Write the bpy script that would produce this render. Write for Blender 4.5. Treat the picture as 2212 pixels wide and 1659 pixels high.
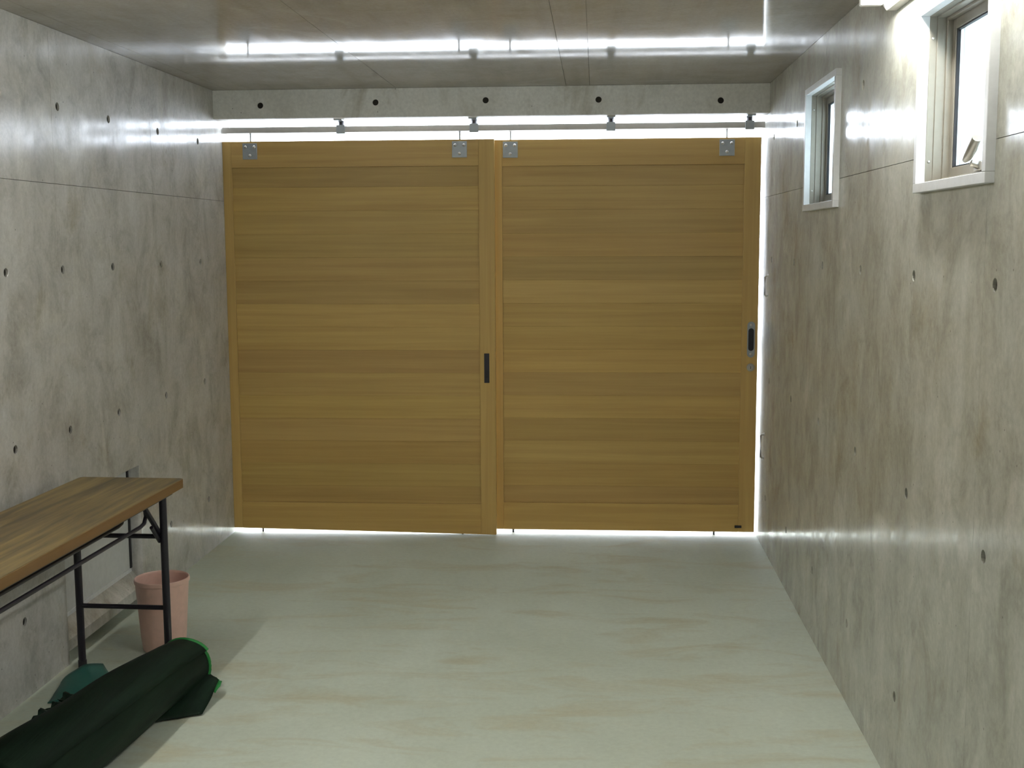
import bpy, bmesh, math, random
from mathutils import Vector, Matrix
from mathutils.geometry import delaunay_2d_cdt

for o in list(bpy.data.objects):
    bpy.data.objects.remove(o, do_unlink=True)
S = bpy.context.scene
COL = S.collection
random.seed(7)

# ------------------------------------------------------------------ camera
W, D, H = 2.97, 6.496, 2.466          # room width, distance to the lintel face, ceiling height
camd = bpy.data.cameras.new('camera')
cam = bpy.data.objects.new('camera', camd); COL.objects.link(cam)
R = Vector((0.9975, 0.0702, -0.0045)); F = Vector((-0.0702, 0.9904, -0.1187))
F.normalize(); R = (R - F * R.dot(F)).normalized(); U = R.cross(F)
cam.matrix_world = Matrix(((R.x, U.x, -F.x, 2.0721), (R.y, U.y, -F.y, 0.0), (R.z, U.z, -F.z, 1.6579), (0, 0, 0, 1)))
camd.sensor_width = 36.0
camd.lens = 36.0 * 2599.5 / 2212.0
camd.clip_start = 0.02
S.camera = cam

# ------------------------------------------------------------------ sky, exposure
world = bpy.data.worlds.new('overcast_sky'); S.world = world
world.use_nodes = True
bg = world.node_tree.nodes['Background']
bg.inputs[0].default_value = (0.80, 0.88, 1.0, 1)
bg.inputs[1].default_value = 11.0
S.view_settings.view_transform = 'Standard'
S.view_settings.look = 'None'
S.view_settings.gamma = 1.0
S.view_settings.use_curve_mapping = False
S.view_settings.exposure = 0.46
TUBE_STRENGTH = 85.0
TUBE_COLOUR = (1.0, 1.0, 0.95)

# ------------------------------------------------------------------ materials
def new_mat(name):
    m = bpy.data.materials.new(name); m.use_nodes = True
    nt = m.node_tree
    return m, nt, nt.nodes['Principled BSDF']

def N(nt, typ, **kw):
    n = nt.nodes.new(typ)
    for k, v in kw.items():
        setattr(n, k, v)
    return n

def ramp(nt, src, stops):
    r = N(nt, 'ShaderNodeValToRGB')
    el = r.color_ramp.elements
    while len(el) < len(stops): el.new(0.5)
    for e, (p, c) in zip(el, stops):
        e.position = p
        e.color = (c[0], c[1], c[2], 1) if not isinstance(c, (int, float)) else (c, c, c, 1)
    nt.links.new(src, r.inputs[0])
    return r.outputs[0]

def mapped(nt, coord, scale, off=(0, 0, 0)):
    mp = N(nt, 'ShaderNodeMapping')
    mp.inputs['Scale'].default_value = scale
    mp.inputs['Location'].default_value = off
    nt.links.new(coord, mp.inputs['Vector'])
    return mp.outputs[0]

def noise(nt, vec, scale, detail=5, rough=0.55, dist=0.0):
    n = N(nt, 'ShaderNodeTexNoise')
    n.inputs['Scale'].default_value = scale
    n.inputs['Detail'].default_value = detail
    n.inputs['Roughness'].default_value = rough
    n.inputs['Distortion'].default_value = dist
    nt.links.new(vec, n.inputs['Vector'])
    return n.outputs['Fac']

def mixc(nt, fac, a, b, mode='MIX'):
    m = N(nt, 'ShaderNodeMix', data_type='RGBA', blend_type=mode)
    for sock, v in ((m.inputs[0], fac), (m.inputs[6], a), (m.inputs[7], b)):
        if isinstance(v, (int, float)): sock.default_value = v
        elif isinstance(v, tuple): sock.default_value = (v[0], v[1], v[2], 1)
        else: nt.links.new(v, sock)
    return m.outputs[2]

def bump(nt, height, strength, dist, bsdf):
    b = N(nt, 'ShaderNodeBump')
    b.inputs['Strength'].default_value = strength
    b.inputs['Distance'].default_value = dist
    nt.links.new(height, b.inputs['Height'])
    nt.links.new(b.outputs[0], bsdf.inputs['Normal'])
    return b

def plain(name, col, rough=0.5, metal=0.0, spec=0.5, coat=0.0):
    m, nt, b = new_mat(name)
    geo = N(nt, 'ShaderNodeNewGeometry')
    f = noise(nt, geo.outputs['Position'], 35.0, 4)
    dark = tuple(c * 0.86 for c in col)
    nt.links.new(mixc(nt, f, dark, tuple(min(1, c * 1.1) for c in col)), b.inputs['Base Color'])
    b.inputs['Roughness'].default_value = rough
    b.inputs['Metallic'].default_value = metal
    b.inputs['Specular IOR Level'].default_value = spec
    b.inputs['Coat Weight'].default_value = coat
    return m

def concrete(name, lo, hi, streak=0.5, streak_axis='z', coat=0.8, coat_rough=(0.06, 0.22), seed=0.0, wave=0.004, coat_floor=0.5, mottle=0.75,
             pale=(0.62, 0.61, 0.56), brown=(0.30, 0.26, 0.17)):
    """sealed fair-faced concrete; everything in room coordinates so that stains run over the joints"""
    m, nt, b = new_mat(name)
    geo = N(nt, 'ShaderNodeNewGeometry'); P = geo.outputs['Position']
    big = noise(nt, mapped(nt, P, (1, 1, 1), (seed, seed * 2, 0)), 0.9, 6, 0.6, 0.4)
    c = mixc(nt, ramp(nt, big, [(0.33, 0.0), (0.68, 1.0)]), lo, hi)
    sc = (4.5, 4.5, 0.5) if streak_axis == 'z' else (7, 0.6, 7)
    st = noise(nt, mapped(nt, P, sc, (seed, 3, 1)), 1.6, 6, 0.62, 0.25)
    c = mixc(nt, streak, c, ramp(nt, st, [(0.30, (0.62, 0.58, 0.48)), (0.52, (1, 1, 1)), (0.72, (1.16, 1.16, 1.14))]), 'MULTIPLY')
    blot = noise(nt, mapped(nt, P, (1, 1, 0.75), (seed + 9, 4, 2)), 3.1, 7, 0.66, 0.7)
    c = mixc(nt, ramp(nt, blot, [(0.56, 0.0), (0.70, 0.55)]), c, brown)
    wipe = noise(nt, mapped(nt, P, (1.0, 1.0, 0.6), (seed + 21, 7, 5)), 2.3, 3, 0.5, 1.6)
    c = mixc(nt, ramp(nt, wipe, [(0.60, 0.0), (0.68, 0.55), (0.80, 0.15)]), c, pale)
    mid = noise(nt, mapped(nt, P, (1, 1, 0.8), (seed + 2, 6, 3)), 5.5, 7, 0.72, 0.5)
    c = mixc(nt, mottle, c, ramp(nt, mid, [(0.33, (0.62, 0.61, 0.57)), (0.50, (0.98, 0.98, 0.97)), (0.66, (1.16, 1.16, 1.17))]), 'MULTIPLY')
    fine = noise(nt, P, 60.0, 5, 0.7)
    c = mixc(nt, 0.55, c, ramp(nt, fine, [(0.3, (0.78, 0.78, 0.78)), (0.7, (1.15, 1.15, 1.15))]), 'MULTIPLY')
    pit = N(nt, 'ShaderNodeTexVoronoi'); pit.inputs['Scale'].default_value = 15.0
    nt.links.new(P, pit.inputs['Vector'])
    c = mixc(nt, ramp(nt, pit.outputs['Distance'], [(0.03, 0.7), (0.055, 0.0)]), c, (0.09, 0.085, 0.07))
    nt.links.new(c, b.inputs['Base Color'])
    b.inputs['Roughness'].default_value = 0.6
    b.inputs['Specular IOR Level'].default_value = 0.25
    cw = noise(nt, mapped(nt, P, (1, 1, 0.8), (seed + 30, 2, 8)), 5.0, 5, 0.6, 0.5)
    nt.links.new(ramp(nt, cw, [(0.36, coat * coat_floor), (0.56, coat)]), b.inputs['Coat Weight'])
    rr = N(nt, 'ShaderNodeMapRange'); nt.links.new(st, rr.inputs[0])
    rr.inputs[1].default_value = 0.3; rr.inputs[2].default_value = 0.7
    rr.inputs[3].default_value = coat_rough[1]; rr.inputs[4].default_value = coat_rough[0]
    nt.links.new(rr.outputs[0], b.inputs['Coat Roughness'])
    hgt = N(nt, 'ShaderNodeMath', operation='ADD'); nt.links.new(st, hgt.inputs[0])
    sm = N(nt, 'ShaderNodeMath', operation='MULTIPLY'); nt.links.new(fine, sm.inputs[0]); sm.inputs[1].default_value = 0.05
    nt.links.new(sm.outputs[0], hgt.inputs[1])
    bp = bump(nt, hgt.outputs[0], 0.25, wave, b)
    nt.links.new(bp.outputs[0], b.inputs['Coat Normal'])
    return m

def wood(name, c0, c1, c2, axis='x', rough=0.42, scale=1.0, con=0.25):
    """fine straight-grained softwood; the tone of each board comes from its object colour"""
    m, nt, b = new_mat(name)
    tc = N(nt, 'ShaderNodeTexCoord'); oi = N(nt, 'ShaderNodeObjectInfo')
    off = N(nt, 'ShaderNodeVectorMath', operation='SCALE'); off.inputs[0].default_value = (7.3, 5.1, 9.7)
    nt.links.new(oi.outputs['Random'], off.inputs['Scale'])
    ad = N(nt, 'ShaderNodeVectorMath', operation='ADD')
    nt.links.new(tc.outputs['Object'], ad.inputs[0]); nt.links.new(off.outputs[0], ad.inputs[1])
    sc = {'x': (0.9, 14, 34), 'y': (14, 0.9, 34), 'z': (34, 14, 0.9)}[axis]
    sc = tuple(s * scale for s in sc)
    g = noise(nt, mapped(nt, ad.outputs[0], sc), 1.0, 6, 0.6, 0.3)
    c = mixc(nt, ramp(nt, g, [(0.5 - con, 0.0), (0.5 + con, 1.0)]), c0, c1)
    sc2 = {'x': (0.7, 8, 9), 'y': (8, 0.7, 9), 'z': (9, 8, 0.7)}[axis]
    g2 = noise(nt, mapped(nt, ad.outputs[0], sc2, (3, 1, 2)), 1.0, 3, 0.5, 0.6)
    c = mixc(nt, ramp(nt, g2, [(0.58, 0.0), (0.80, 0.6)]), c, c2)
    c = mixc(nt, 1.0, c, oi.outputs['Color'], 'MULTIPLY')
    nt.links.new(c, b.inputs['Base Color'])
    b.inputs['Roughness'].default_value = rough
    bump(nt, g, 0.15, 0.0006, b)
    return m

M = {}
M['wall_l'] = concrete('sealed_concrete_cool', (0.465, 0.455, 0.43), (0.575, 0.565, 0.54), 0.22, seed=1.0, coat_rough=(0.08, 0.26))
M['wall_r'] = concrete('sealed_concrete_warm', (0.415, 0.415, 0.365), (0.535, 0.54, 0.49), 0.40, seed=5.0, coat_rough=(0.08, 0.26))
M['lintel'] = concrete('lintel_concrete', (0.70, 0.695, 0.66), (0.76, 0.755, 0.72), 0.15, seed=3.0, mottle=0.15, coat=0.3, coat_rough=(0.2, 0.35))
M['ceil'] = concrete('ceiling_concrete', (0.325, 0.29, 0.25), (0.40, 0.36, 0.315), 0.35, streak_axis='y', seed=8.0, coat=0.7,
                     coat_rough=(0.05, 0.09), wave=0.0005, brown=(0.29, 0.25, 0.19), pale=(0.45, 0.42, 0.38), coat_floor=0.85, mottle=0.3)

def floor_mat():
    m, nt, b = new_mat('trowelled_concrete_floor')
    P = N(nt, 'ShaderNodeNewGeometry').outputs['Position']
    big = noise(nt, mapped(nt, P, (1.0, 0.8, 1), (2, 5, 0)), 0.8, 5, 0.6, 0.5)
    c = mixc(nt, ramp(nt, big, [(0.32, 0.0), (0.66, 1.0)]), (0.465, 0.51, 0.42), (0.595, 0.65, 0.56))
    tro = noise(nt, mapped(nt, P, (0.8, 2.4, 1), (8, 1, 0)), 2.2, 7, 0.65, 0.9)
    c = mixc(nt, ramp(nt, tro, [(0.50, 0.0), (0.72, 0.75)]), c, (0.46, 0.43, 0.29))
    fine = noise(nt, P, 45.0, 6, 0.7)
    c = mixc(nt, 0.5, c, ramp(nt, fine, [(0.3, (0.85, 0.85, 0.85)), (0.7, (1.1, 1.1, 1.1))]), 'MULTIPLY')
    nt.links.new(c, b.inputs['Base Color'])
    b.inputs['Roughness'].default_value = 0.55
    b.inputs['Specular IOR Level'].default_value = 0.35
    bump(nt, tro, 0.12, 0.003, b)
    return m
M['floor'] = floor_mat()
M['ground'] = plain('outdoor_concrete', (0.5, 0.5, 0.47), 0.9)
M['plug'] = plain('mortar_plug', (0.035, 0.032, 0.028), 0.95, spec=0.1)
M['board'] = wood('cedar_board', (0.43, 0.272, 0.080), (0.56, 0.378, 0.125), (0.36, 0.21, 0.055), 'x')
M['stile'] = wood('cedar_stile', (0.46, 0.292, 0.086), (0.58, 0.390, 0.130), (0.42, 0.255, 0.070), 'z')
M['top'] = wood('wood_print_laminate', (0.045, 0.030, 0.010), (0.185, 0.130, 0.042), (0.032, 0.020, 0.008), 'y', 0.45, 2.0, 0.14)
M['edge'] = wood('wood_edge_band', (0.15, 0.075, 0.02), (0.20, 0.105, 0.03), (0.12, 0.06, 0.016), 'y', 0.45)
M['black'] = plain('black_enamel_steel', (0.014, 0.012, 0.020), 0.38)
M['galv'] = plain('zinc_plate', (0.33, 0.36, 0.38), 0.42, 0.7)
M['alu'] = plain('bronze_grey_aluminium', (0.26, 0.24, 0.20), 0.36, 0.35)
M['rail'] = plain('aluminium_track', (0.42, 0.40, 0.37), 0.4, 0.6)
M['trim'] = plain('white_painted_trim', (0.66, 0.67, 0.68), 0.35)
M['gasket'] = plain('black_gasket', (0.012, 0.012, 0.016), 0.6)
M['silver'] = plain('satin_nickel', (0.55, 0.53, 0.50), 0.28, 0.8)
M['hatch'] = plain('white_board', (0.60, 0.61, 0.60), 0.5)
M['pink'] = plain('pink_plastic', (0.76, 0.50, 0.42), 0.38)
M['enamel'] = plain('white_enamel', (0.75, 0.75, 0.72), 0.4)
M['teal'] = plain('teal_sheet', (0.01, 0.11, 0.085), 0.5)
M['hem'] = plain('bright_green_hem', (0.01, 0.20, 0.035), 0.6)

def tarp_mat():
    m, nt, b = new_mat('dark_green_woven_sheet')
    tc = N(nt, 'ShaderNodeTexCoord'); P = tc.outputs['Object']
    f = noise(nt, mapped(nt, P, (30, 2.0, 30)), 1.0, 5, 0.6, 0.4)
    c = mixc(nt, ramp(nt, f, [(0.3, 0.0), (0.75, 1.0)]), (0.0025, 0.009, 0.005), (0.007, 0.022, 0.011))
    wv = N(nt, 'ShaderNodeTexWave', bands_direction='Y'); wv.inputs['Scale'].default_value = 140.0
    nt.links.new(P, wv.inputs['Vector'])
    c = mixc(nt, 0.4, c, ramp(nt, wv.outputs['Fac'], [(0.0, (0.6, 0.6, 0.6)), (1.0, (1.2, 1.2, 1.2))]), 'MULTIPLY')
    nt.links.new(c, b.inputs['Base Color'])
    b.inputs['Roughness'].default_value = 0.62
    b.inputs['Specular IOR Level'].default_value = 0.15
    bump(nt, f, 0.4, 0.006, b)
    return m
M['tarp'] = tarp_mat()

def pane_mat():
    m, nt, b = new_mat('frosted_window_glass')
    nt.nodes.remove(b)
    out = nt.nodes['Material Output']
    tr = N(nt, 'ShaderNodeBsdfTranslucent'); tr.inputs[0].default_value = (0.88, 0.95, 0.94, 1)
    gl = N(nt, 'ShaderNodeBsdfGlossy'); gl.inputs['Roughness'].default_value = 0.15
    fr = N(nt, 'ShaderNodeFresnel'); fr.inputs[0].default_value = 1.45
    mx = N(nt, 'ShaderNodeMixShader')
    nt.links.new(fr.outputs[0], mx.inputs[0]); nt.links.new(tr.outputs[0], mx.inputs[1]); nt.links.new(gl.outputs[0], mx.inputs[2])
    nt.links.new(mx.outputs[0], out.inputs[0])
    return m
M['pane'] = pane_mat()

def tube_mat():
    m, nt, b = new_mat('lit_fluorescent_tube')
    b.inputs['Base Color'].default_value = (0.9, 0.9, 0.85, 1)
    b.inputs['Emission Color'].default_value = (*TUBE_COLOUR, 1)
    b.inputs['Emission Strength'].default_value = TUBE_STRENGTH
    return m
M['tube'] = tube_mat()

# ------------------------------------------------------------------ mesh helpers
class MB:
    def __init__(s): s.v, s.f = [], []
    def add(s, vs, fs):
        n = len(s.v); s.v += [tuple(v) for v in vs]; s.f += [tuple(i + n for i in f) for f in fs]
        return s
    def box(s, x0, x1, y0, y1, z0, z1):
        vs = [(x, y, z) for z in (z0, z1) for y in (y0, y1) for x in (x0, x1)]
        return s.add(vs, [(0, 2, 3, 1), (4, 5, 7, 6), (0, 1, 5, 4), (2, 6, 7, 3), (0, 4, 6, 2), (1, 3, 7, 5)])
    def tube(s, pts, r, n=10, cap=True):
        pts = [Vector(p) for p in pts]
        rs = r if isinstance(r, (list, tuple)) else [r] * len(pts)
        t0 = (pts[1] - pts[0]).normalized()
        up = Vector((0, 0, 1)) if abs(t0.z) < 0.9 else Vector((1, 0, 0))
        vs, fs = [], []
        for i, p in enumerate(pts):
            t = ((pts[min(i + 1, len(pts) - 1)] - pts[max(i - 1, 0)])).normalized()
            a = t.cross(up).normalized(); b = t.cross(a).normalized()
            for k in range(n):
                q = 2 * math.pi * k / n
                vs.append(p + a * math.cos(q) * rs[i] + b * math.sin(q) * rs[i])
        for i in range(len(pts) - 1):
            for k in range(n):
                k2 = (k + 1) % n
                fs.append((i * n + k, i * n + k2, (i + 1) * n + k2, (i + 1) * n + k))
        if cap:
            fs.append(tuple(range(n - 1, -1, -1))); fs.append(tuple((len(pts) - 1) * n + k for k in range(n)))
        return s.add(vs, fs)
    def lathe(s, prof, cx, cy, n=40, axis='z', cz=0.0):
        """prof: (radius, height) list, an open surface of revolution"""
        vs, fs = [], []
        for r, h in prof:
            for k in range(n):
                q = 2 * math.pi * k / n
                if axis == 'z': vs.append((cx + r * math.cos(q), cy + r * math.sin(q), cz + h))
                elif axis == 'y': vs.append((cx + r * math.cos(q), cy + h, cz + r * math.sin(q)))
                else: vs.append((cx + h, cy + r * math.cos(q), cz + r * math.sin(q)))
        for i in range(len(prof) - 1):
            for k in range(n):
                k2 = (k + 1) % n
                fs.append((i * n + k, i * n + k2, (i + 1) * n + k2, (i + 1) * n + k))
        return s.add(vs, fs)
    def prism(s, poly, plane, a0, a1):
        """extrude a 2D outline: plane 'xz' runs along y, 'yz' along x, 'xy' along z"""
        n = len(poly)
        def P(u, v, a): return {'xz': (u, a, v), 'yz': (a, u, v), 'xy': (u, v, a)}[plane]
        vs = [P(u, v, a0) for u, v in poly] + [P(u, v, a1) for u, v in poly]
        fs = [tuple(range(n - 1, -1, -1)), tuple(range(n, 2 * n))]
        fs += [(k, (k + 1) % n, n + (k + 1) % n, n + k) for k in range(n)]
        return s.add(vs, fs)
    def build(s, name, mat, parent=None, bevel=0.0, smooth=False, segs=2, colour=None):
        c = sum((Vector(v) for v in s.v), Vector()) / len(s.v)
        me = bpy.data.meshes.new(name)
        me.from_pydata([tuple(Vector(v) - c) for v in s.v], [], s.f)
        bm = bmesh.new(); bm.from_mesh(me)
        bmesh.ops.recalc_face_normals(bm, faces=bm.faces)
        bm.to_mesh(me); bm.free()
        me.materials.append(mat)
        o = bpy.data.objects.new(name, me); COL.objects.link(o)
        o.location = c - (world_loc(parent) if parent else Vector())
        o.parent = parent
        if smooth:
            for p in me.polygons: p.use_smooth = True
        if bevel:
            b = o.modifiers.new('bevel', 'BEVEL'); b.width = bevel; b.segments = segs; b.limit_method = 'ANGLE'
            b.angle_limit = math.radians(40)
        if smooth:
            me.set_sharp_from_angle(angle=math.radians(45))
        if colour: o.color = (*colour, 1)
        return o

def world_loc(o):
    v = Vector()
    while o:
        v += o.location; o = o.parent
    return v

def tag(o, label, cat=None, group=None, kind=None):
    o['label'] = label
    if cat: o['category'] = cat
    if group: o['group'] = group
    if kind: o['kind'] = kind
    return o

def empty(name, loc):
    o = bpy.data.objects.new(name, None); COL.objects.link(o); o.location = loc
    o.empty_display_size = 0.1
    return o

def cut_sheet(u0, u1, v0, v1, circles, rects, to3, thick):
    """a slab with round and rectangular openings; to3(u, v, depth) places it. Returns an MB"""
    pts, edges = [], []
    def loop(ps):
        n = len(pts); pts.extend(Vector(p) for p in ps)
        edges.extend((n + i, n + (i + 1) % len(ps)) for i in range(len(ps)))
    loop([(u0, v0), (u1, v0), (u1, v1), (u0, v1)])
    for cu, cv, r in circles:
        loop([(cu + r * math.cos(2 * math.pi * k / 14), cv + r * math.sin(2 * math.pi * k / 14)) for k in range(14)])
    rr = []
    for a0, a1, b0, b1 in rects:
        a0, a1, b0, b1 = max(a0, u0), min(a1, u1), max(b0, v0), min(b1, v1)
        if a1 - a0 < 1e-4 or b1 - b0 < 1e-4: continue
        rr.append((a0, a1, b0, b1)); loop([(a0, b0), (a1, b0), (a1, b1), (a0, b1)])
    vs, _, fs, _, _, _ = delaunay_2d_cdt(pts, edges, [], 1, 1e-6)
    keep = []
    for f in fs:
        c = sum((vs[i] for i in f), Vector((0, 0))) / len(f)
        if any((c.x - cu) ** 2 + (c.y - cv) ** 2 < r * r * 0.98 for cu, cv, r in circles): continue
        if any(a0 < c.x < a1 and b0 < c.y < b1 for a0, a1, b0, b1 in rr): continue
        keep.append(tuple(f))
    used = {}
    for f in keep:
        for i in range(len(f)):
            e = (f[i], f[(i + 1) % len(f)]); used[tuple(sorted(e))] = used.get(tuple(sorted(e)), 0) + 1
    n = len(vs)
    V = [to3(v.x, v.y, 0.0) for v in vs] + [to3(v.x, v.y, thick) for v in vs]
    Fc = list(keep) + [tuple(i + n for i in reversed(f)) for f in keep]
    for (a, b), k in used.items():
        if k == 1: Fc.append((a, b, b + n, a + n))
    live = sorted({i for f in Fc for i in f}); ix = {v: i for i, v in enumerate(live)}
    m = MB(); m.add([V[i] for i in live], [tuple(ix[i] for i in f) for f in Fc])
    return m

SK = 0.02                              # thickness of the panel relief in front of the solid wall
def panelled(name, label, mat, us, vs, circles, rects, to3, back, plug_to3):
    """concrete wall: solid slab + one part per formwork panel with 3 mm joints, tie-rod holes sunk in it"""
    slab = cut_sheet(us[0], us[-1], vs[0], vs[-1], [], rects, lambda u, v, d: to3(u, v, d + SK), back - SK)
    o = slab.build(name, mat)
    tag(o, label, 'wall', kind='structure')
    g, h = 0.0006, 0.0009
    for i in range(len(us) - 1):
        for j in range(len(vs) - 1):
            a0, a1, b0, b1 = us[i] + g, us[i + 1] - g, vs[j] + h, vs[j + 1] - h
            cc = [c for c in circles if a0 < c[0] < a1 and b0 < c[1] < b1]
            cut_sheet(a0, a1, b0, b1, cc, rects, to3, SK).build('concrete_panel', mat, o)
    for cu, cv, r in circles:
        m = MB()
        n = 14
        ring = [(cu + (r + 0.001) * math.cos(2 * math.pi * k / n), cv + (r + 0.001) * math.sin(2 * math.pi * k / n)) for k in range(n)]
        m.add([to3(u, v, 0.009) for u, v in ring] + [to3(u, v, SK) for u, v in ring],
              [tuple(range(n)), tuple(range(2 * n - 1, n - 1, -1))] + [(k, (k + 1) % n, n + (k + 1) % n, n + k) for k in range(n)])
        m.build('tie_hole_plug', M['plug'], o)
    return o

END = D + 0.275                        # where the side walls stop, just outside the doors
NEAR = -2.2
# ------------------------------------------------------------------ floor, ground, ceiling
tag(MB().box(-0.22, W + 0.22, NEAR - 0.2, END, -0.2, 0).build('floor', M['floor']), 'pale greenish grey trowelled concrete floor', 'floor', kind='structure')
tag(MB().box(-9, W + 9, END, END + 14, -0.2, -0.004).build('driveway', M['ground']), 'bright concrete driveway outside under the sliding doors', 'driveway', kind='structure')

seams_x = [-0.22, 0.09, 1.0, 1.905, 2.03, W + 0.22]
ceil = MB().box(-0.22, W + 0.22, NEAR - 0.2, D + 0.12, H + SK, H + 0.25).build('ceiling', M['ceil'])
tag(ceil, 'glossy brown-grey concrete ceiling with panel seams', 'ceiling', kind='structure')
sy = [NEAR - 0.2, -0.3, 1.55, 3.38, D + 0.01]
MB().box(-0.22, W + 0.22, D + 0.005, D + 0.12, H, H + SK).build('ceiling_panel', M['ceil'], ceil)  # filler strip added to keep daylight out of the open seam ends
for i in range(len(seams_x) - 1):
    for j in range(len(sy) - 1):
        MB().box(seams_x[i] + 0.0008, seams_x[i + 1] - 0.0008, sy[j] + 0.0008, sy[j + 1] - 0.0008, H, H + SK).build('ceiling_panel', M['ceil'], ceil)

# ------------------------------------------------------------------ walls
ROWS = (2.175, 1.552, 0.922, 0.287)
HR = 0.0165
NICHE = (4.455, 5.25, 0.0, 0.651)
lh = []
for z in ROWS:
    for y in (2.55, 3.05, 3.58, 4.11, 4.565, 5.052, 5.63, 6.205):
        if z < 0.3 and NICHE[0] - 0.05 < y < NICHE[1] + 0.05: continue
        lh.append((y + (0.02 if z > 2 else 0), z, HR))
wl = panelled('wall_left', 'sealed concrete wall with tie holes behind the folding table', M['wall_l'],
              [NEAR, -0.57, 0.45, 1.47, 2.49, 3.51, 4.53, 5.553, END], [0, 1.88, H], lh, [NICHE],
              lambda u, v, d: (-d, u, v), 0.22, None)
WINS = [(4.615, 5.285, 1.775, 2.283), (2.835, 3.465, 1.782, 2.283)]
HOLES = [(a + 0.022, b - 0.022, c + 0.022, d - 0.022) for a, b, c, d in WINS]
rh = []
for z in ROWS:
    for y in (2.1, 2.80, 3.505, 4.205, 4.905, 5.605, 6.32):
        if z > 2:
            y = {3.505: 3.533, 4.205: 4.246}.get(y, y)
            if any(a - 0.05 < y < b + 0.05 for a, b, c, d in WINS): continue
        if z < 0.3: y += 0.055
        rh.append((y, z, HR))
wr = panelled('wall_right', 'sealed concrete wall with tie holes and two small windows', M['wall_r'],
              [NEAR, -0.18, 0.84, 1.86, 2.88, 3.925, 4.945, 5.965, END], [0, 1.88, H], rh, HOLES,
              lambda u, v, d: (W + d, u, v), 0.19, None)
LZ = 2.313
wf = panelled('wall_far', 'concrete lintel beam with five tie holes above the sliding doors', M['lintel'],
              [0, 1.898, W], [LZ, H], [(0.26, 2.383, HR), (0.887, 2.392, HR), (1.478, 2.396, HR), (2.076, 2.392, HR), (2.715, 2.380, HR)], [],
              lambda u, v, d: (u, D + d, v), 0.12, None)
tag(MB().box(-0.22, W + 0.22, NEAR - 0.2, NEAR, 0, H).build('wall_near', M['wall_l']), 'plain concrete wall at the closed end of the garage', 'wall', kind='structure')

# ------------------------------------------------------------------ niche hatch in the left wall
hat = empty('access_hatch', (-0.05, 4.85, 0.18))
tag(hat, 'white flat hatch panel recessed in the concrete wall behind the table legs', 'hatch', kind='structure')
MB().box(-0.22, -0.052, 4.452, 5.235, 0.16, 0.655).build('panel', M['hatch'], hat, 0.002)
MB().box(-0.056, -0.048, 4.452, 5.235, 0.16, 0.178).build('lower_trim', M['trim'], hat, 0.001)
MB().box(-0.056, -0.046, 5.222, 5.238, 0.178, 0.655).build('edge_strip', M['gasket'], hat)
tag(MB().add([(-0.22, 4.45, 0.16), (-0.22, 5.255, 0.16), (-0.052, 5.255, 0.16), (-0.052, 4.45, 0.16), (-0.004, 4.45, 0.095), (-0.004, 5.255, 0.095),
              (-0.22, 4.45, 0.05), (-0.22, 5.255, 0.05), (-0.004, 4.45, 0.05), (-0.004, 5.255, 0.05)],
             [(0, 1, 2, 3), (3, 2, 5, 4), (4, 5, 9, 8), (8, 9, 7, 6), (6, 7, 1, 0), (0, 3, 4, 8, 6), (1, 7, 9, 5, 2)]).build('hatch_sill', M['wall_l']),
    'sloping concrete sill under the white hatch panel', 'sill', kind='structure')
tag(MB().box(-0.22, -0.10, 4.45, 5.255, 0.0, 0.05).build('recess_base', M['wall_l']), 'shadowed concrete base under the hatch sill', 'recess', kind='structure')

# ------------------------------------------------------------------ sliding doors
ZT = 2.205
BZ = [2.062] + [1.953 - 0.129 * k for k in range(14)] + [0.178]
def sliding_door(name, label, x0, x1, xs0, xs1, yf, bot_l, bot_r, tones, seed):
    rnd = random.Random(seed)
    d = empty(name, ((x0 + x1) / 2, yf + 0.02, 0.0))
    tag(d, label, 'door', kind='structure')
    t = 0.04
    def bz(x): return bot_l + (bot_r - bot_l) * (x - x0) / (x1 - x0)
    for a, b, nm in ((x0, xs0, 1), (xs1, x1, 1)):
        m = MB(); m.add([(a, yf, bz(a)), (b, yf, bz(b)), (b, yf + t, bz(b)), (a, yf + t, bz(a)), (a, yf, ZT), (b, yf, ZT), (b, yf + t, ZT), (a, yf + t, ZT)],
                        [(3, 2, 1, 0), (4, 5, 6, 7), (0, 1, 5, 4), (2, 3, 7, 6), (0, 4, 7, 3), (1, 2, 6, 5)])
        m.build('stile', M['stile'], d, 0.002, colour=(1.0, 1.0, 1.0))
    MB().box(xs0, xs1, yf, yf + t, BZ[0], ZT).build('top_rail', M['board'], d, 0.0015, colour=(1.02, 1.0, 1.0))
    m = MB(); zt = BZ[-1]
    m.add([(xs0, yf, bz(xs0)), (xs1, yf, bz(xs1)), (xs1, yf + t, bz(xs1)), (xs0, yf + t, bz(xs0)), (xs0, yf, zt), (xs1, yf, zt), (xs1, yf + t, zt), (xs0, yf + t, zt)],
          [(3, 2, 1, 0), (4, 5, 6, 7), (0, 1, 5, 4), (2, 3, 7, 6), (0, 4, 7, 3), (1, 2, 6, 5)])
    m.build('bottom_rail', M['board'], d, 0.0015, colour=(1.0, 0.98, 0.93))
    for k in range(len(BZ) - 1):
        v = tones[k % len(tones)] * (1 + rnd.uniform(-0.02, 0.02))
        MB().box(xs0 - 0.008, xs1 + 0.008, yf + 0.010, yf + 0.032, BZ[k + 1], BZ[k]).build(
            'board', M['board'], d, 0.0012, segs=1, colour=(v, v * rnd.uniform(0.97, 1.02), v * rnd.uniform(0.92, 1.04)))
    MB().box(xs0 - 0.008, xs1 + 0.008, yf + 0.029, yf + 0.036, BZ[-1] - 0.01, BZ[0] + 0.01).build('leak_stop_sheet', M['board'], d)  # hidden sheet added to stop daylight leaking between the boards
    return d

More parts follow.
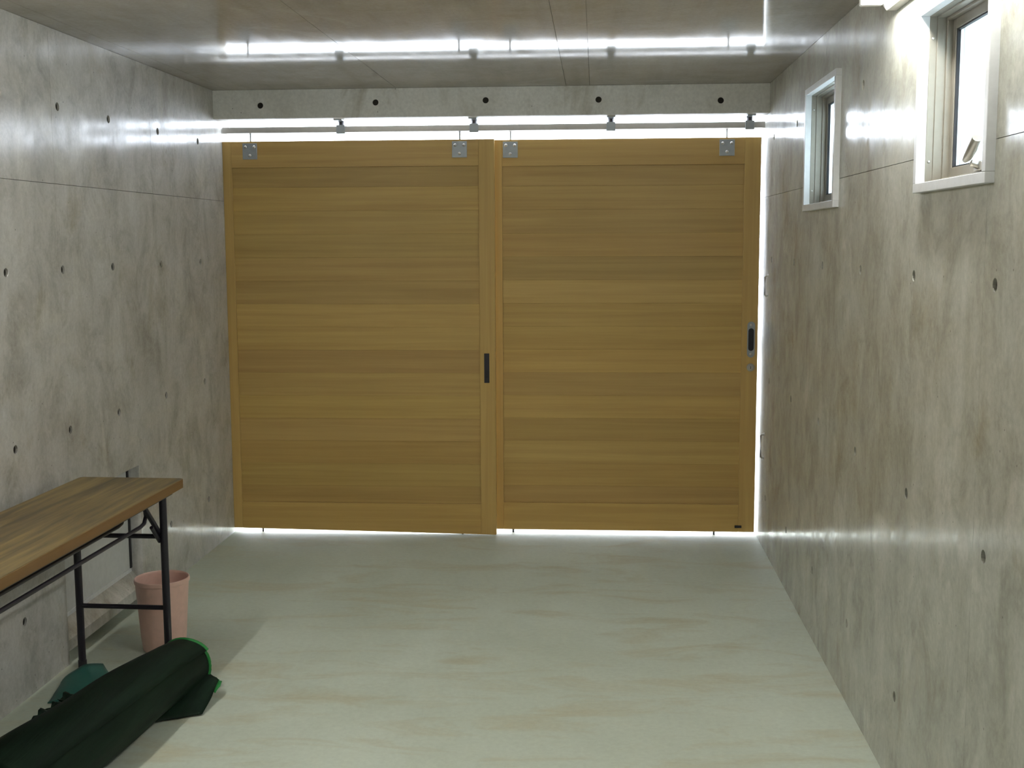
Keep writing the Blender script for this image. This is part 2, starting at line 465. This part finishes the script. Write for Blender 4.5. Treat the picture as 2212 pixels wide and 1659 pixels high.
def hanger(d, x, yf, zc=2.150):
    p = MB().box(x - 0.041, x + 0.041, yf - 0.003, yf, zc - 0.043, zc + 0.045).build('hanger_plate', M['galv'], d, 0.002)
    for dx, dz in ((-0.024, 0.024), (0.024, 0.024), (0.0, -0.022)):
        MB().lathe([(0.0001, -0.0065), (0.006, -0.0058), (0.0085, -0.003)], x + dx, yf, 14, 'y', zc + dz).build('screw', M['silver'], p, smooth=True)
    MB().tube([(x, yf + 0.02, ZT - 0.004), (x, yf + 0.02, 2.251)], 0.005, 10).build('hanger_bolt', M['galv'], p, smooth=True)

YL, YR = D + 0.14, D + 0.198
tl = [0.88, 1.04, 0.98, 0.94, 0.93, 0.90, 1.08, 1.06, 0.90, 0.98, 1.02, 0.96, 0.92, 0.93, 0.88]
d1 = sliding_door('door_1', 'cedar board sliding door with a black flush pull, overlapping its neighbour', 0.0, 1.510, 0.050, 1.423, YL, 0.026, 0.003, tl, 3)
hanger(d1, 0.156, YL); hanger(d1, 1.320, YL)
fp = MB().box(1.447, 1.476, YL - 0.002, YL + 0.004, 0.868, 1.033).build('flush_pull', M['black'], d1, 0.0015)
fp['label'] = 'black rectangular flush pull'
MB().box(1.452, 1.471, YL - 0.0032, YL - 0.001, 0.895, 0.942).build('pull_inset', M['gasket'], fp)
for x in (0.162, 1.315):
    MB().tube([(x, YL + 0.02, 0.0), (x, YL + 0.02, 0.03)], 0.005, 10).build('floor_guide', M['black'], d1)
tr_ = [0.95, 0.94, 0.93, 0.95, 0.88, 1.10, 0.98, 1.02, 1.08, 0.94, 1.06, 0.88, 1.00, 0.94, 0.90]
d2 = sliding_door('door_2', 'cedar board sliding door with an oblong metal pull and round lock', 1.445, 2.957, 1.548, 2.868, YR, 0.022, 0.022, tr_, 11)
hanger(d2, 1.594, YR); hanger(d2, 2.772, YR)
def oblong(x, z0, z1, r, n=8):
    ps = [(x + r * math.cos(math.pi * k / n), z1 - r + r * math.sin(math.pi * k / n)) for k in range(n + 1)]
    return ps + [(x - r * math.cos(math.pi * k / n), z0 + r - r * math.sin(math.pi * k / n)) for k in range(n + 1)]
pl = MB().prism(oblong(2.920, 1.008, 1.207, 0.021), 'xz', YR - 0.003, YR + 0.002).build('flush_pull', M['galv'], d2, 0.001)
pl['label'] = 'grey oblong metal flush pull'
MB().prism(oblong(2.920, 1.045, 1.170, 0.015), 'xz', YR - 0.0042, YR - 0.0028).build('pull_inset', M['gasket'], pl)
for z in (1.027, 1.188):
    MB().lathe([(0.0001, -0.0065), (0.006, -0.0055), (0.008, -0.003)], 2.920, YR, 12, 'y', z).build('screw', M['silver'], pl, smooth=True)
lk = MB().lathe([(0.0001, -0.010), (0.012, -0.010), (0.0135, -0.008), (0.020, -0.006), (0.022, -0.003), (0.022, 0.001)], 2.920, YR, 24, 'y', 0.953).build('lock_cylinder', M['silver'], d2, smooth=True)
MB().box(2.9185, 2.9215, YR - 0.0112, YR - 0.0095, 0.945, 0.961).build('keyhole', M['gasket'], lk)
MB().box(2.848, 2.886, YR - 0.006, YR + 0.001, 0.046, 0.060).build('foot_bolt', M['gasket'], d2, 0.002)
for x in (1.60, 2.735):
    MB().tube([(x, YR + 0.02, 0.0), (x, YR + 0.02, 0.03)], 0.006, 10).build('floor_guide', M['black'], d2)

# tracks: two aluminium channels on brackets screwed to the lintel's underside
def track(label, yc, brackets):
    t = empty('sliding_track', (W / 2, yc, 2.26))
    tag(t, label, 'track')
    m = MB(); y0, y1, z0, z1, th = yc - 0.018, yc + 0.018, 2.250, 2.282, 0.003
    m.prism([(y0, z0), (y0, z1), (y1, z1), (y1, z0), (yc + 0.007, z0), (yc + 0.007, z0 + th), (y1 - th, z0 + th), (y1 - th, z1 - th),
             (y0 + th, z1 - th), (y0 + th, z0 + th), (yc - 0.007, z0 + th), (yc - 0.007, z0)], 'yz', 0.004, W - 0.004)
    m.build('channel', M['rail'], t)
    for x in brackets:
        b = MB().box(x - 0.024, x + 0.024, yc - 0.022, yc + 0.022, 2.242, 2.289).build('bracket', M['galv'], t, 0.002)
        MB().tube([(x, yc, 2.28), (x, yc, LZ - 0.001)], 0.016, 12).build('bracket_stem', M['black'], b)
        MB().box(x - 0.022, x + 0.022, D + 0.062, yc + 0.024, LZ - 0.006, LZ + 0.001).build('foot_plate', M['galv'], b)
    return t
track('aluminium track carrying the door with the black pull', YL + 0.02, (0.666, 1.400, 2.143, 2.885))
track('aluminium track carrying the door with the round lock', YR + 0.02, ())

# ------------------------------------------------------------------ windows
def window(name, label, y0, y1, z0, z1, handle_y):
    w = empty(name, (W, (y0 + y1) / 2, z0))
    tag(w, label, 'window', kind='structure')
    pr, b = 0.022, 0.026
    x0 = W - pr; x1 = W + 0.004
    # outer casing, four mitred boards standing proud of the wall
    ii = (y0 + b, y1 - b, z0 + b, z1 - b)
    MB().box(x0, x1, y1 - b, y1, z0 + b, z1 - b).build('casing_board', M['trim'], w, 0.0015)
    MB().box(x0, x1, y0, y0 + b, z0 + b, z1 - b).build('casing_board', M['trim'], w, 0.0015)
    MB().box(x0, x1, y0, y1, z0, z0 + b).build('casing_board', M['trim'], w, 0.0015)
    MB().box(x0, x1, y0, y1, z1 - b, z1).build('casing_board', M['trim'], w, 0.0015)
    def frame(nm, ins, w_, xa, xb, mat, bev=0.0015):
        a0, a1, c0, c1 = y0 + ins, y1 - ins, z0 + ins, z1 - ins
        m = MB()
        m.box(xa, xb, a0, a0 + w_, c0, c1).box(xa, xb, a1 - w_, a1, c0, c1)
        m.box(xa, xb, a0 + w_, a1 - w_, c0, c0 + w_).box(xa, xb, a0 + w_, a1 - w_, c1 - w_, c1)
        return m.build(nm, mat, w, bev)
    frame('reveal_lining', 0.020, 0.0075, W + 0.003, W + 0.030, M['alu'])
    frame('window_frame', 0.020, 0.012, W + 0.022, W + 0.052, M['alu'])
    frame('frame_step', 0.020, 0.020, W + 0.046, W + 0.120, M['alu'])
    frame('gasket', 0.034, 0.006, W + 0.066, W + 0.072, M['gasket'], 0)
    frame('sash', 0.038, 0.028, W + 0.062, W + 0.105, M['alu'])
    frame('glazing_gasket', 0.064, 0.006, W + 0.065, W + 0.092, M['gasket'], 0)
    MB().box(W + 0.074, W + 0.080, y0 + 0.066, y1 - 0.066, z0 + 0.066, z1 - 0.066).build('pane', M['pane'], w)
    MB().box(W + 0.081, W + 0.094, y1 - 0.106, y1 - 0.100, z0 + 0.066, z1 - 0.066).build('glazing_bar', M['gasket'], w)
    # cam handle on the bottom of the sash
    xb, zb = W + 0.062, z0 + 0.054
    h = MB().box(xb - 0.016, xb + 0.001, handle_y - 0.028, handle_y + 0.028, zb - 0.012, zb + 0.012).build('handle_base', M['silver'], w, 0.003)
    MB().tube([(xb - 0.014, handle_y - 0.01, zb), (xb - 0.034, handle_y - 0.01, zb + 0.008)], 0.009, 12).build('handle_pivot', M['silver'], h, smooth=True)
    MB().tube([(xb - 0.032, handle_y + 0.045, zb + 0.018), (xb - 0.033, handle_y + 0.02, zb + 0.024), (xb - 0.034, handle_y - 0.02, zb + 0.043), (xb - 0.034, handle_y - 0.055, zb + 0.066)],
              [0.007, 0.011, 0.013, 0.012], 12).build('handle_lever', M['alu'], h, smooth=True)
    for z in (z0 + 0.085, z1 - 0.085):
        MB().lathe([(0.0001, -0.003), (0.003, -0.0025), (0.004, 0)], W + 0.012, y1 - 0.028, 10, 'y', z).build('screw', M['silver'], w, smooth=True)
    return w
window('window_1', 'small white-cased window close to the sliding doors', *WINS[0], 4.76)
window('window_2', 'small white-cased window beside the fluorescent lamp, lever handle showing', *WINS[1], 3.12)

# ------------------------------------------------------------------ pull handles on the right wall by the doors
def grip(y, z0, z1, label):
    g = empty('wall_grip', (W, y, z0)); tag(g, label, 'handle', 'metal grips on the wall by the doors')
    MB().tube([(W + 0.001, y, z1), (W - 0.012, y, z1), (W - 0.018, y, z1 - 0.006), (W - 0.018, y, z0 + 0.006), (W - 0.012, y, z0), (W + 0.001, y, z0)],
              0.0045, 10).build('bar', M['silver'], g, smooth=True)
    for z in (z0, z1):
        MB().lathe([(0.0001, -0.004), (0.009, -0.003), (0.010, 0.001)], W, y, 12, 'x', z).build('rosette', M['silver'], g, smooth=True)
grip(6.42, 1.360, 1.466, 'small upright metal grip on the wall, the upper of two')
grip(6.455, 0.489, 0.617, 'small upright metal grip on the wall, the lower of two')

# ------------------------------------------------------------------ fluorescent battens
def batten(side, label, y0, y1, z):
    s = 1 if side == 'r' else -1
    xw = W if side == 'r' else 0.0
    f = empty('fluorescent_batten', (xw, (y0 + y1) / 2, z)); tag(f, label, 'lamp', 'fluorescent lamps on the side walls')
    X = lambda d: xw - s * d
    def bx(d0, d1, a, b, c, e): return MB().box(min(X(d0), X(d1)), max(X(d0), X(d1)), a, b, c, e)
    MB().prism([(X(-0.001), z - 0.035), (X(-0.001), z + 0.055), (X(0.028), z + 0.055), (X(0.048), z + 0.028), (X(0.048), z - 0.012), (X(0.030), z - 0.035)],
               'xz', y0 - 0.01, y1 + 0.01).build('body', M['enamel'], f, 0.002)
    for ya, yb in ((y0 - 0.012, y0 + 0.016), (y1 - 0.016, y1 + 0.012)):
        bx(0.046, 0.112, ya, yb, z - 0.022, z + 0.026).build('socket', M['enamel'], f, 0.004)
    t = MB().tube([(X(0.09), y0 + 0.014, z), (X(0.09), y1 - 0.014, z)], 0.0165, 16).build('tube', M['tube'], f, smooth=True)
    t['label'] = 'glowing white fluorescent tube'
    return f
batten('r', 'lit fluorescent batten on the wall beside the windows', 2.60, 3.80, 2.375)
batten('l', 'lit fluorescent batten on the wall above the folding table', 2.60, 3.80, 2.375)
batten('r', 'unseen fluorescent batten added on the window wall to brighten the far end', -1.60, -0.40, 2.375)  # assumed lamp behind the camera, added to lift the far end
batten('l', 'unseen fluorescent batten added on the table wall to brighten the far end', -1.60, -0.40, 2.375)  # its added partner, also out of view, for the same extra light

# ------------------------------------------------------------------ folding table
T = empty('folding_table', (0.245, 3.63, 0.0))
tag(T, 'long narrow folding table with wood-print top and black tube legs', 'table')
T.rotation_euler.z = -0.02
TX0, TX1, TY0, TY1, TZ = 0.026, 0.448, 2.73, 4.53, 0.74
def rrect(x0, x1, y0, y1, r, n=6):
    ps = []
    for cx, cy, a in ((x1 - r, y1 - r, 0), (x0 + r, y1 - r, 90), (x0 + r, y0 + r, 180), (x1 - r, y0 + r, 270)):
        ps += [(cx + r * math.cos(math.radians(a + 90 * k / n)), cy + r * math.sin(math.radians(a + 90 * k / n))) for k in range(n + 1)]
    return ps
MB().prism(rrect(TX0 + 0.003, TX1 - 0.003, TY0 + 0.003, TY1 - 0.003, 0.017), 'xy', TZ - 0.03, TZ).build('table_top', M['top'], T)
m = MB(); oa, ob = rrect(TX0, TX1, TY0, TY1, 0.02), rrect(TX0 + 0.0035, TX1 - 0.0035, TY0 + 0.0035, TY1 - 0.0035, 0.0165)
n = len(oa)
m.add([(x, y, TZ - 0.034) for x, y in oa] + [(x, y, TZ - 0.001) for x, y in oa] + [(x, y, TZ - 0.001) for x, y in ob] + [(x, y, TZ - 0.034) for x, y in ob],
      [(k + a * n, (k + 1) % n + a * n, (k + 1) % n + ((a + 1) % 4) * n, k + ((a + 1) % 4) * n) for a in range(4) for k in range(n)])
m.build('edge_band', M['edge'], T)
BK = M['black']
MB().box(TX0 + 0.03, TX0 + 0.055, TY0 + 0.05, TY1 - 0.05, TZ - 0.055, TZ - 0.028).build('side_rail', BK, T, 0.003)
MB().box(TX1 - 0.055, TX1 - 0.03, TY0 + 0.05, TY1 - 0.05, TZ - 0.055, TZ - 0.028).build('side_rail', BK, T, 0.003)
LX0, LX1 = 0.048, 0.398
for ye, sg in ((4.425, -1), (2.835, 1)):
    for x in (LX0, LX1):
        lg = MB().tube([(x, ye, TZ - 0.035), (x, ye, 0.012)], 0.0145, 14).build('leg', BK, T, smooth=True)
        MB().tube([(x, ye, 0.03), (x, ye, 0.0)], 0.0165, 14).build('rubber_foot', M['gasket'], lg, smooth=True)
        br = MB().tube([(x - 0.018, ye, 0.545), (x - 0.018, ye + sg * 0.16, TZ - 0.042)], 0.010, 8).build('brace', BK, T, smooth=True)
        MB().tube([(x - 0.018, ye, 0.512), (x - 0.018, ye + sg * 0.075, 0.585)], 0.0075, 8).build('brace_link', BK, br, smooth=True)
    MB().tube([(LX0, ye, 0.532), (LX1, ye, 0.532)], 0.0095, 12).build('cross_bar', BK, T, smooth=True)
    MB().tube([(LX0, ye, 0.250), (LX1, ye, 0.250)], 0.0095, 12).build('stretcher', BK, T, smooth=True)
for x in (0.105, 0.190, 0.275, 0.362):
    MB().tube([(x, 4.33, TZ - 0.04), (x, 4.345, 0.63), (x, 4.325, 0.605), (x, 4.29, 0.60), (x, 2.97, 0.60), (x, 2.935, 0.605), (x, 2.915, 0.63), (x, 2.93, TZ - 0.04)],
              0.0075, 10).build('shelf_bar', BK, T, smooth=True)
for y in (4.335, 2.925):
    MB().tube([(0.105, y, 0.655), (0.362, y, 0.655)], 0.005, 8).build('shelf_tie', BK, T, smooth=True)

# ------------------------------------------------------------------ waste bin
bx, by = 0.305, 4.67
Bn = empty('waste_bin', (bx, by, 0)); tag(Bn, 'pink tapered plastic waste bin behind the table leg', 'bin')
MB().lathe([(0.0001, 0.004), (0.078, 0.004), (0.080, 0.0), (0.084, 0.003), (0.090, 0.05), (0.1065, 0.290), (0.1035, 0.290), (0.087, 0.05), (0.082, 0.010), (0.0001, 0.008)], bx, by, 48).build('body', M['pink'], Bn, smooth=True)
MB().lathe([(0.1055, 0.280), (0.1095, 0.282), (0.1110, 0.290), (0.1095, 0.298), (0.1060, 0.300), (0.1035, 0.296), (0.1035, 0.284)], bx, by, 48).build('rim', M['pink'], Bn, smooth=True)

# ------------------------------------------------------------------ rolled dark green sheet
Rl = empty('sheet_roll', (0.45, 3.6, 0)); tag(Rl, 'dark green woven sheet rolled up on the floor in front of the table', 'roll')
# axis stations: x, y, half width, half height
st = [(0.405, 3.00, 0.155, 0.130), (0.435, 3.25, 0.150, 0.128), (0.466, 3.50, 0.142, 0.124), (0.492, 3.73, 0.132, 0.118),
      (0.518, 3.97, 0.120, 0.112), (0.538, 4.12, 0.112, 0.106), (0.552, 4.225, 0.104, 0.099)]
def section(i_f):
    i = min(int(i_f), len(st) - 2); t = i_f - i
    return [st[i][k] * (1 - t) + st[i + 1][k] * t for k in range(4)]
rnd = random.Random(4)
TURNS, NA, NS = 3.2, 40, 41
m = MB(); vs, fs = [], []
na = int(NA * TURNS)
for s_ in range(NS):
    x, y, rx, rz = section(s_ * (len(st) - 1) / (NS - 1))
    dx, dy = 0.13, 1.0
    L = math.hypot(dx, dy); ux, uy = dy / L, -dx / L
    for a in range(na + 1):
        q = 2 * math.pi * a / NA + 0.6                 # starts near the outer edge, spirals inward
        k = 1.0 - 0.82 * a / na if a > NA else 1.0 - 0.10 * a / NA
        wob = 1 + 0.018 * math.sin(3 * q + 2.3 * y * 3) + 0.012 * math.sin(5 * q - 4.1 * y * 3) + 0.010 * math.sin(11 * y + 2 * q)
        cz = rz
        r1, r2 = rx * k * wob, rz * k * wob
        zz = max(cz + r2 * math.sin(q), 0.003 + 0.004 * a / na)
        vs.append((x + ux * r1 * math.cos(q), y + uy * r1 * math.cos(q) + 0.010 * math.sin(2 * q + 1) * (s_ == NS - 1), zz))
for s_ in range(NS - 1):
    for a in range(na):
        i = s_ * (na + 1) + a
        fs.append((i, i + 1, i + na + 2, i + na + 1))
m.add(vs, fs)
ro = m.build('sheet', M['tarp'], Rl, smooth=True)
sm = ro.modifiers.new('thickness', 'SOLIDIFY'); sm.thickness = 0.003
last = vs[(NS - 1) * (na + 1):]
hp = [Vector(p) + Vector((0, -0.004, 0)) for p in last[:NA + 14]]
hm = MB().tube(hp, 0.0075, 8).build('hem', M['hem'], Rl, smooth=True); hm['label'] = 'bright green hem cord around the roll end'
core = MB().lathe([(0.0001, 0.0), (0.038, 0.0), (0.055, -0.012), (0.062, -0.05)], 0.572, 4.245, 24, 'y', 0.086)
core.build('inner_core', M['tarp'], Rl, smooth=True)

def sheet_grid(fn, nu, nv, name, mat, parent=None, thick=0.002):
    m = MB(); vs = [fn(u / nu, v / nv) for u in range(nu + 1) for v in range(nv + 1)]
    fs = [(u * (nv + 1) + v, u * (nv + 1) + v + 1, (u + 1) * (nv + 1) + v + 1, (u + 1) * (nv + 1) + v) for u in range(nu) for v in range(nv)]
    o = m.add(vs, fs).build(name, mat, parent, smooth=True)
    md = o.modifiers.new('thickness', 'SOLIDIFY'); md.thickness = thick
    return o
def quadfn(a, b, c, d, bulge):
    a, b, c, d = map(Vector, (a, b, c, d))
    def f(u, v):
        p = (a * (1 - u) + b * u) * (1 - v) + (d * (1 - u) + c * u) * v
        return (p.x + 0.004 * math.sin(13 * v + 3 * u), p.y + 0.006 * math.sin(9 * u + 4 * v), max(0.003, p.z + bulge(u, v)))
    return f
# loose corner on the open floor side
sheet_grid(quadfn((0.50, 3.86, 0.006), (0.60, 4.28, 0.075), (0.690, 4.175, 0.055), (0.690, 3.985, 0.006), lambda u, v: 0.022 * math.sin(3.14 * u) * math.sin(3.14 * v)),
           14, 10, 'loose_flap', M['tarp'], Rl)
sheet_grid(quadfn((0.655, 4.14, 0.052), (0.672, 4.205, 0.058), (0.700, 4.185, 0.050), (0.696, 4.115, 0.034), lambda u, v: 0.004 * math.sin(6 * u)),
           5, 5, 'flap_hem', M['hem'], Rl)
# frayed folds along the top on the wall side
for k in range(3):
    y = 3.42 + 0.075 * k
    x = 0.372 + 0.10 * (y - 3.45)
    a = rnd.uniform(0.0, 0.022)
    sheet_grid(quadfn((x + 0.02, y, 0.195), (x + 0.02, y + 0.09, 0.195), (x - 0.018 - a, y + 0.075, 0.208 + a), (x - 0.020, y + 0.005, 0.205 + a * 0.5), lambda u, v: 0.006 * math.sin(9 * u + k)),
               5, 5, 'frayed_fold', M['tarp'], Rl)

ts = sheet_grid(quadfn((0.095, 4.055, 0.004), (0.062, 4.235, 0.012), (0.175, 4.365, 0.040), (0.40, 4.06, 0.02), lambda u, v: 0.03 * math.sin(3.14 * v) * (0.4 + 0.6 * u)),
                14, 14, 'plastic_sheet', M['teal'])
tag(ts, 'thin teal sheet poking out from under the dark green roll', 'sheet')
